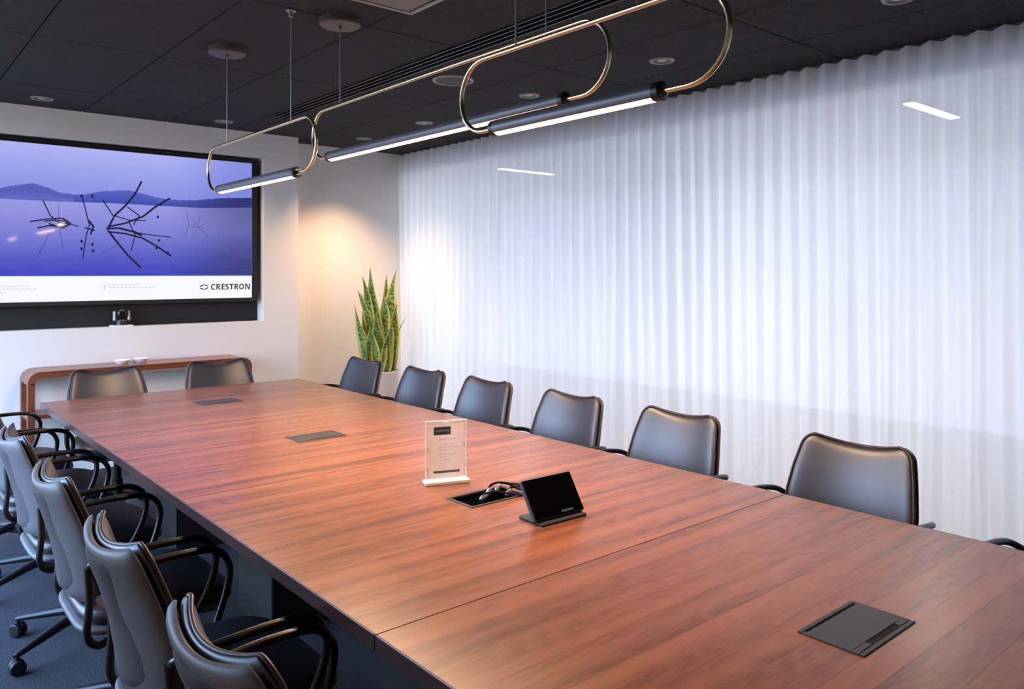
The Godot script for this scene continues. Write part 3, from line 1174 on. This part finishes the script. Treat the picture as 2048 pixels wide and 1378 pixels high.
func chairs() -> void:
	var right := [
		[0.20, "black leather chair by the curtain, right in front of the snake plant"],
		[0.94, "black leather chair by the curtain, second from the snake plant"],
		[1.57, "black leather chair by the curtain, third from the snake plant"],
		[2.24, "black leather chair by the curtain, fourth from the snake plant"],
		[2.90, "black leather chair by the curtain, fifth from the snake plant"],
		[3.68, "largest-looking black leather chair by the curtain, sixth from the snake plant"],
		[4.46, "black leather chair by the curtain, cut off by the right picture edge"],
	]
	var left := [
		[3.67, "chair seen from behind, nearest the viewer, at the bottom left picture edge"],
		[3.01, "chair seen from behind, second from the viewer in the left row"],
		[2.29, "chair seen from behind, third from the viewer in the left row"],
		[1.54, "chair seen from behind, fourth from the viewer in the left row"],
		[0.78, "chair fifth from the viewer in the left row, mostly past the left edge"],
		[0.12, "farthest chair of the left row, only its arms showing beside the console"],
	]
	var first: Node3D = null
	for r in right:
		var at := Vector3(0.165, 0, r[0])
		var turn := -PI / 2 + rng.randf_range(-0.03, 0.03)
		if first == null:
			first = make_chair(r[1], at, turn)
		else:
			copy_of(first, at, turn, r[1])
	for r in left:
		copy_of(first, Vector3(-1.64 if r[0] < 0.5 else -1.598, 0, r[0]), PI / 2 + rng.randf_range(-0.04, 0.04), r[1])
	copy_of(first, Vector3(-1.10, 0, -0.125), 0.03, "dark chair at the far table end, under the left half of the screen")
	copy_of(first, Vector3(-0.415, 0, -0.125), -0.02, "dark chair at the far table end, nearer the room corner")

# ---------------------------------------------------------------- console
func console() -> void:
	var x0 := -1.425
	var x1 := 0.115
	var z0 := -1.405
	var z1 := -1.085
	var h := 0.79
	var th := 0.042
	var r := 0.075
	var t := thing("console_table", "narrow walnut console with rounded corners standing against the wall under the screen", "console", Vector3((x0 + x1) / 2, 0, (z0 + z1) / 2))
	var cx := (x0 + x1) / 2
	var w := (x1 - x0) / 2
	var zd := (z1 - z0) / 2
	# one rounded band runs up one side, over the top and down the other; the sides are open frames of two posts
	var outer := func(rr: float, inset: float) -> PackedVector2Array:
		var o := PackedVector2Array()
		for k in 9:
			var a := PI - PI / 2 * k / 8.0
			o.append(Vector2(-w + inset + rr + cos(a) * rr, h - inset - rr + sin(a) * rr))
		for k in 9:
			var a := PI / 2 - PI / 2 * k / 8.0
			o.append(Vector2(w - inset - rr + cos(a) * rr, h - inset - rr + sin(a) * rr))
		return o
	var a1: PackedVector2Array = outer.call(r, 0.0)
	var a2: PackedVector2Array = outer.call(r - th + 0.012, th)
	a2.reverse()
	var top := a1.duplicate()
	top.append_array(a2)
	var st := ms()
	prism(st, top, -zd, zd)
	obj("top", st, M.walnut_console, t)
	for sx in [-1.0, 1.0]:
		for sz in [-1.0, 1.0]:
			st = ms()
			var xa: float = -w if sx < 0 else w - th
			var za: float = -zd if sz < 0 else zd - 0.045
			box(st, Vector3(xa, 0, za), Vector3(xa + th, h - r, za + 0.045), 0.002)
			obj("leg", st, M.walnut_console, t)
		st = ms()
		var xb: float = -w if sx < 0 else w - th
		box(st, Vector3(xb, 0.465, -zd + 0.045), Vector3(xb + th, 0.50, zd - 0.045), 0.002)
		box(st, Vector3(xb, h - r - 0.012, -zd + 0.045), Vector3(xb + th, h - r, zd - 0.045), 0.002)
		obj("side_rail", st, M.walnut_console, t)
	st = ms()
	box(st, Vector3(-w + th, 0.468, -zd + 0.02), Vector3(w - th, 0.494, zd - 0.02), 0.002)
	obj("shelf", st, M.walnut_console, t)
	# small pale dishes on top
	var ds := [[-0.80, -1.27, "small white dish on the console, the one nearer the left leg"], [-0.665, -1.30, "small white dish on the console, the one nearer the corner"]]
	for d in ds:
		st = ms()
		lathe(st, [[0.0, 0.004], [0.03, 0.004], [0.052, 0.026], [0.056, 0.028], [0.058, 0.026], [0.036, 0.0], [0.0, 0.0]], Vector3.ZERO, 24)
		var o := obj("dish", st, M.white_ceramic, self)
		o.position = Vector3(d[0], h, d[1])
		tag(o, d[2], "dish", "white dishes on the console")

# ---------------------------------------------------------------- plant
func leaf_image() -> ImageTexture:
	var im := Image.create(64, 256, false, Image.FORMAT_RGB8)
	var n := FastNoiseLite.new()
	n.seed = 8
	n.frequency = 0.03
	for y in 256:
		for x in 64:
			var u := absf(x / 63.0 * 2.0 - 1.0)
			var band := n.get_noise_2d(x * 0.7, y * 2.4) + 0.35 * n.get_noise_2d(x * 3.0 + 50.0, y * 5.0)
			var c := Color8(56, 94, 48).lerp(Color8(150, 176, 100), clampf(0.5 + band * 1.5, 0, 1))
			if u > 0.68 + 0.08 * n.get_noise_1d(y * 3.0):
				c = Color8(208, 198, 84)
			im.set_pixel(x, y, c)
	return ImageTexture.create_from_image(im)

func plant() -> void:
	var at := Vector3(1.44, 0, -1.36)
	var pot := thing("plant_pot", "tall pale tapered planter in the corner behind the first chair", "planter", at)
	var st := ms()
	lathe(st, [[0.0, 0.0], [0.135, 0.0], [0.145, 0.01], [0.182, 0.545], [0.180, 0.552], [0.168, 0.552], [0.163, 0.50], [0.0, 0.50]], Vector3.ZERO, 40)
	obj("vessel", st, M.pot_ceramic, pot)
	st = ms()
	lathe(st, [[0.0, 0.551], [0.09, 0.549], [0.166, 0.544]], Vector3.ZERO, 32)
	obj("soil", st, M.soil, pot)
	var p := thing("snake_plant", "tall snake plant with upright yellow-edged leaves in the corner", "plant", at + Vector3(0, 0.5525, 0))
	var lm := mat("snake_leaf", 255, 255, 255, 0.45)
	lm.albedo_texture = leaf_image()
	lm.backlight_enabled = true
	lm.backlight = Color(0.25, 0.3, 0.12)
	lm.cull_mode = BaseMaterial3D.CULL_DISABLED
	# foot x, foot z, height, lean x, lean z, width, facing
	var leaves := [
		[-0.035, 0.05, 0.96, -0.10, 0.0, 0.040, 0.5], [-0.075, 0.02, 0.88, -0.13, 0.02, 0.036, 0.9], [-0.105, 0.04, 0.76, -0.15, 0.04, 0.038, 0.2], [-0.125, 0.0, 0.62, -0.14, 0.0, 0.034, 1.2],
		[0.02, 0.08, 0.70, -0.03, 0.03, 0.042, 0.6], [0.05, -0.02, 0.90, 0.06, 0.0, 0.038, 0.4], [0.085, 0.02, 0.94, 0.08, 0.0, 0.040, 0.9], [0.10, -0.05, 0.80, 0.09, -0.02, 0.036, 0.1],
		[0.03, 0.04, 0.58, 0.04, 0.05, 0.044, 0.7], [-0.06, 0.09, 0.55, -0.07, 0.06, 0.042, 0.4], [-0.01, -0.06, 0.82, 0.0, -0.05, 0.038, 1.0], [0.075, 0.08, 0.62, 0.06, 0.05, 0.040, 0.5],
		[-0.09, 0.09, 0.42, -0.10, 0.06, 0.038, 0.8], [0.0, 0.11, 0.46, 0.02, 0.07, 0.040, 0.3], [-0.04, -0.03, 0.72, -0.10, -0.03, 0.036, 0.6],
	]
	for k in leaves.size() + 1:
		var dry := k == leaves.size()
		var l: Array = [0.13, 0.05, 0.50, 0.12, 0.02, 0.012, 0.8] if dry else leaves[k]
		st = ms()
		var front := []
		for i in 15:
			var v := i / 14.0
			var prof := (0.55 + 0.6 * sin(PI * minf(v * 0.95 + 0.05, 1.0))) * (1.0 - pow(v, 3.2)) + 0.02
			var hw: float = l[5] * (1.0 if dry else 1.8) * prof
			var twist: float = l[6] + 0.9 * sin(v * 2.4 + k * 1.7) * 0.6
			var d := Vector3(cos(twist), 0, sin(twist))
			var nn := Vector3(-sin(twist), 0, cos(twist))
			var wob := 0.012 * sin(v * 7.0 + k * 2.1) * v
			var c := Vector3(l[0] + l[3] * v * v + wob, l[2] * v, l[1] + l[4] * v * v + wob * 0.6)
			var ring := PackedVector3Array()
			for j in 7:
				var u := -1.0 + j / 3.0
				ring.append(c + d * hw * u + nn * (u * u * hw * 0.35 + 0.002 * (1.0 - u * u)))
			front.append(ring)
		var rear := []
		for ring in front:
			var rr := PackedVector3Array()
			for j in 7:
				var u := -1.0 + j / 3.0
				var nrm: Vector3 = (ring[6] - ring[0]).cross(Vector3.UP).normalized()
				rr.append(ring[j] + nrm * 0.004 * (1.0 - u * u))
			rear.append(rr)
		grid(st, front, false)
		grid(st, rear, false, Vector2.ONE, true)
		obj("leaf", st, M.dry_leaf if dry else lm, p)

# ---------------------------------------------------------------- things on the table
func table_things() -> void:
	# acrylic sign holder
	var t := thing("table_sign", "clear acrylic sign holder with a printed white card standing on the table", "sign", Vector3(-0.762, TOP, 2.815), -0.36)
	var st := ms()
	box(st, Vector3(-0.079, 0.0, -0.026), Vector3(0.079, 0.012, 0.026), 0.002)
	obj("base", st, M.acrylic_edge, t)
	st = ms()
	box(st, Vector3(-0.070, 0.012, -0.005), Vector3(0.070, 0.212, 0.005), 0.0008)
	obj("acrylic_sleeve", st, M.acrylic, t)
	st = ms()
	for s in [-1.0, 1.0]:
		box(st, Vector3(s * 0.0715 - 0.0012, 0.012, -0.005), Vector3(s * 0.0715 + 0.0012, 0.213, 0.005))
	box(st, Vector3(-0.0727, 0.2125, -0.005), Vector3(0.0727, 0.215, 0.005))
	obj("sleeve_edge", st, M.acrylic_edge, t)
	var im := Image.create(256, 400, false, Image.FORMAT_RGB8)
	im.fill(Color8(250, 250, 254))
	im.fill_rect(Rect2i(30, 24, 128, 58), Color8(62, 64, 78))
	for k in 9:
		im.fill_rect(Rect2i(44 + k * 12, 46, 8, 12), Color8(150, 152, 166))
	var faint := Color8(196, 197, 208)
	for row in [[70, 112, 120], [84, 150, 96], [66, 170, 124], [72, 190, 112], [62, 222, 136], [78, 238, 100], [104, 262, 56]]:
		var x: int = row[0]
		while x < row[0] + row[2]:
			var w: int = 6 + (x * 5 + row[1]) % 11
			im.fill_rect(Rect2i(x, row[1], w, 5), faint)
			x += w + 4
	im.fill_rect(Rect2i(30, 344, 196, 16), Color8(62, 64, 78))
	for k in 12:
		im.fill_rect(Rect2i(50 + k * 14, 349, 8, 5), Color8(150, 152, 166))
	var cm := mat("sign_print", 255, 255, 255, 0.7)
	cm.backlight_enabled = true
	cm.backlight = Color(0.8, 0.8, 0.8)
	cm.albedo_texture = ImageTexture.create_from_image(im)
	st = ms()
	var x0 := -0.060
	var x1 := 0.060
	poly(st, [Vector3(x0, 0.018, 0.0056), Vector3(x1, 0.018, 0.0056), Vector3(x1, 0.206, 0.0056), Vector3(x0, 0.206, 0.0056)], Vector3.BACK, [Vector2(0, 1), Vector2(1, 1), Vector2(1, 0), Vector2(0, 0)])
	poly(st, [Vector3(x0, 0.018, 0.0050), Vector3(x1, 0.018, 0.0050), Vector3(x1, 0.206, 0.0050), Vector3(x0, 0.206, 0.0050)], Vector3.FORWARD, [Vector2(0, 1), Vector2(0, 1), Vector2(0, 1), Vector2(0, 1)])
	obj("printed_card", st, cm, t)
	# touch panel
	var p := thing("touch_panel", "black tabletop touch panel tilted back on a small stand", "touch panel", Vector3(-0.742, TOP, 3.345), -0.03)
	st = ms()
	box(st, Vector3(-0.085, 0.0, -0.075), Vector3(0.092, 0.008, 0.034), 0.003)
	obj("foot", st, M.graphite, p)
	var tilt := Transform3D(Basis(Vector3.RIGHT, -deg_to_rad(33.0)), Vector3(0, 0.014, 0.018))
	st = ms()
	box(st, Vector3(-0.096, 0.0, -0.016), Vector3(0.096, 0.122, 0.0), 0.003, tilt)
	obj("body", st, M.graphite, p)
	st = ms()
	box(st, Vector3(-0.094, 0.002, -0.0005), Vector3(0.094, 0.120, 0.0015), 0.0006, tilt)
	var gl := obj("screen", st, M.screen_glass, p)
	var lt := text("logo_text", "CRESTRON", 0.009, M.silver, gl, Vector3.ZERO)
	lt.transform = tilt * Transform3D(Basis.IDENTITY, Vector3(0.03, 0.011, 0.0018))
	st = ms()
	box(st, Vector3(-0.05, 0.006, -0.06), Vector3(0.05, 0.055, -0.025), 0.006)
	obj("stand_neck", st, M.black_satin, p)
	# cables that come out of the open well
	var cables := [
		["black cable looping from the open table well behind the touch panel", M.arm_black, 0.0038, [[-0.70, 0.66, 3.05], [-0.69, 0.735, 3.05], [-0.665, 0.762, 3.06], [-0.62, 0.752, 3.09], [-0.60, 0.7455, 3.14], [-0.62, 0.7455, 3.20], [-0.68, 0.7455, 3.245]]],
		["thin black cable lying along the edge of the open table well", M.black_satin, 0.0034, [[-0.80, 0.66, 3.03], [-0.80, 0.742, 3.055], [-0.775, 0.768, 3.075], [-0.72, 0.756, 3.085], [-0.665, 0.7445, 3.115], [-0.64, 0.7445, 3.16], [-0.655, 0.7445, 3.21]]],
		["black cable drooping over the near edge of the open table well", M.black_satin, 0.0042, [[-0.685, 0.66, 2.99], [-0.682, 0.735, 2.99], [-0.665, 0.758, 2.988], [-0.635, 0.752, 2.988], [-0.60, 0.7455, 3.00], [-0.572, 0.7455, 3.03], [-0.566, 0.7455, 3.09]]],
		["dark cable with a silver plug bent over the open table well", M.black_metal, 0.0040, [[-0.745, 0.65, 3.02], [-0.745, 0.74, 3.02], [-0.73, 0.775, 3.03], [-0.69, 0.775, 3.05], [-0.66, 0.757, 3.08], [-0.632, 0.7460, 3.13]]],
	]
	for c in cables:
		var pts := []
		for q in c[3]:
			pts.append(Vector3(q[0], q[1], q[2]))
		st = ms()
		tube(st, smooth(pts, 6), c[2], 8)
		var o := thing("cable", c[0], "cable", Vector3.ZERO, 0.0, "cables at the open table well")
		obj("cord", st, c[1], o)
		st = ms()
		var a: Vector3 = pts[1]
		var d: Vector3 = (pts[2] - pts[1]).normalized()
		tube(st, [a, a + d * 0.004, a + d * 0.022, a + d * 0.026], [0.006, 0.0085, 0.0085, 0.005], 10)
		obj("plug", st, M.silver, o)

# ---------------------------------------------------------------- ceiling fittings
func ceiling_things() -> void:
	var spots := [
		[-1.34, -1.10, 0.9, "small recessed downlight above the left part of the screen"],
		[-0.10, -1.11, 0.9, "small recessed downlight above the right part of the screen"],
		[1.13, -1.09, 3.2, "small recessed downlight lighting the plant corner"],
		[1.13, -0.14, 1.1, "small recessed downlight by the curtain, second from the plant corner"],
		[1.13, 1.11, 1.1, "small recessed downlight by the curtain, third from the plant corner"],
		[1.13, 2.23, 1.1, "small recessed downlight by the curtain, fourth from the plant corner"],
		[1.13, 3.52, 1.1, "small recessed downlight by the curtain, at the top picture edge"],
	]
	for s in spots:
		var t := thing("downlight", s[3], "downlight", Vector3(s[0], CEIL, s[1]), 0.0, "recessed ceiling downlights")
		var st := ms()
		lathe(st, [[0.050, -0.001], [0.054, -0.006], [0.066, -0.006], [0.071, 0.0]], Vector3.ZERO, 28)
		obj("trim_ring", st, M.trim_grey, t)
		st = ms()
		lathe(st, [[0.026, -0.001], [0.051, -0.002]], Vector3.ZERO, 24)
		obj("reflector", st, M.black_satin, t)
		st = ms()
		lathe(st, [[0.0, -0.003], [0.020, -0.003], [0.026, -0.001]], Vector3.ZERO, 16)
		obj("bulb", st, M.downlight_bulb, t)
		var l := SpotLight3D.new()
		l.name = "downlight_beam"
		l.light_color = Color8(255, 206, 160)
		l.light_energy = s[2]
		l.spot_angle = 52.0 if s[1] < -1.0 else 36.0
		l.spot_angle_attenuation = 0.9
		l.spot_range = 8.0
		l.spot_attenuation = 2.0
		l.light_size = 0.02
		l.shadow_enabled = true
		t.add_child(l)
		l.position = Vector3(0, -0.012, 0)
		l.rotation.x = -PI / 2
	# round ceiling speaker
	var sp := thing("ceiling_speaker", "flat round grey loudspeaker grille in the black ceiling", "loudspeaker", Vector3(0.5, CEIL, 1.115))
	var st := ms()
	lathe(st, [[0.0, -0.005], [0.112, -0.005]], Vector3.ZERO, 36)
	obj("grille", st, M.speaker_mesh, sp)
	st = ms()
	lathe(st, [[0.110, -0.005], [0.113, -0.008], [0.124, -0.007], [0.128, 0.0]], Vector3.ZERO, 36)
	obj("rim", st, M.trim_grey, sp)
	# square air diffuser at the top picture edge
	var d := thing("air_diffuser", "square grey air diffuser in the ceiling at the top picture edge", "air vent", Vector3(-0.675, CEIL, 2.30))
	st = ms()
	for s in [-1.0, 1.0]:
		box(st, Vector3(-0.30, -0.012, s * 0.2875 - 0.0125), Vector3(0.30, 0.0, s * 0.2875 + 0.0125), 0.003)
		box(st, Vector3(s * 0.2875 - 0.0125, -0.012, -0.275), Vector3(s * 0.2875 + 0.0125, 0.0, 0.275), 0.003)
	obj("frame", st, M.trim_grey, d)
	st = ms()
	box(st, Vector3(-0.255, -0.016, -0.255), Vector3(0.255, -0.004, 0.255), 0.004)
	obj("plate", st, M.diffuser_grey, d)
	st = ms()
	box(st, Vector3(-0.275, -0.003, -0.275), Vector3(0.275, 0.0, 0.275))
	obj("gap", st, M.black_matte, d)
	# linear slot diffuser beside the pendants
	var sl := thing("slot_diffuser", "long black linear slot diffuser running along the ceiling beside the pendants", "air vent", Vector3(0.155, CEIL, 2.75))
	for k in 4:
		st = ms()
		var x := -0.064 + k * 0.0427
		box(st, Vector3(x - 0.005, -0.006, -3.4), Vector3(x + 0.005, 0.022, 4.4), 0.001)
		obj("blade", st, M.black_satin, sl)
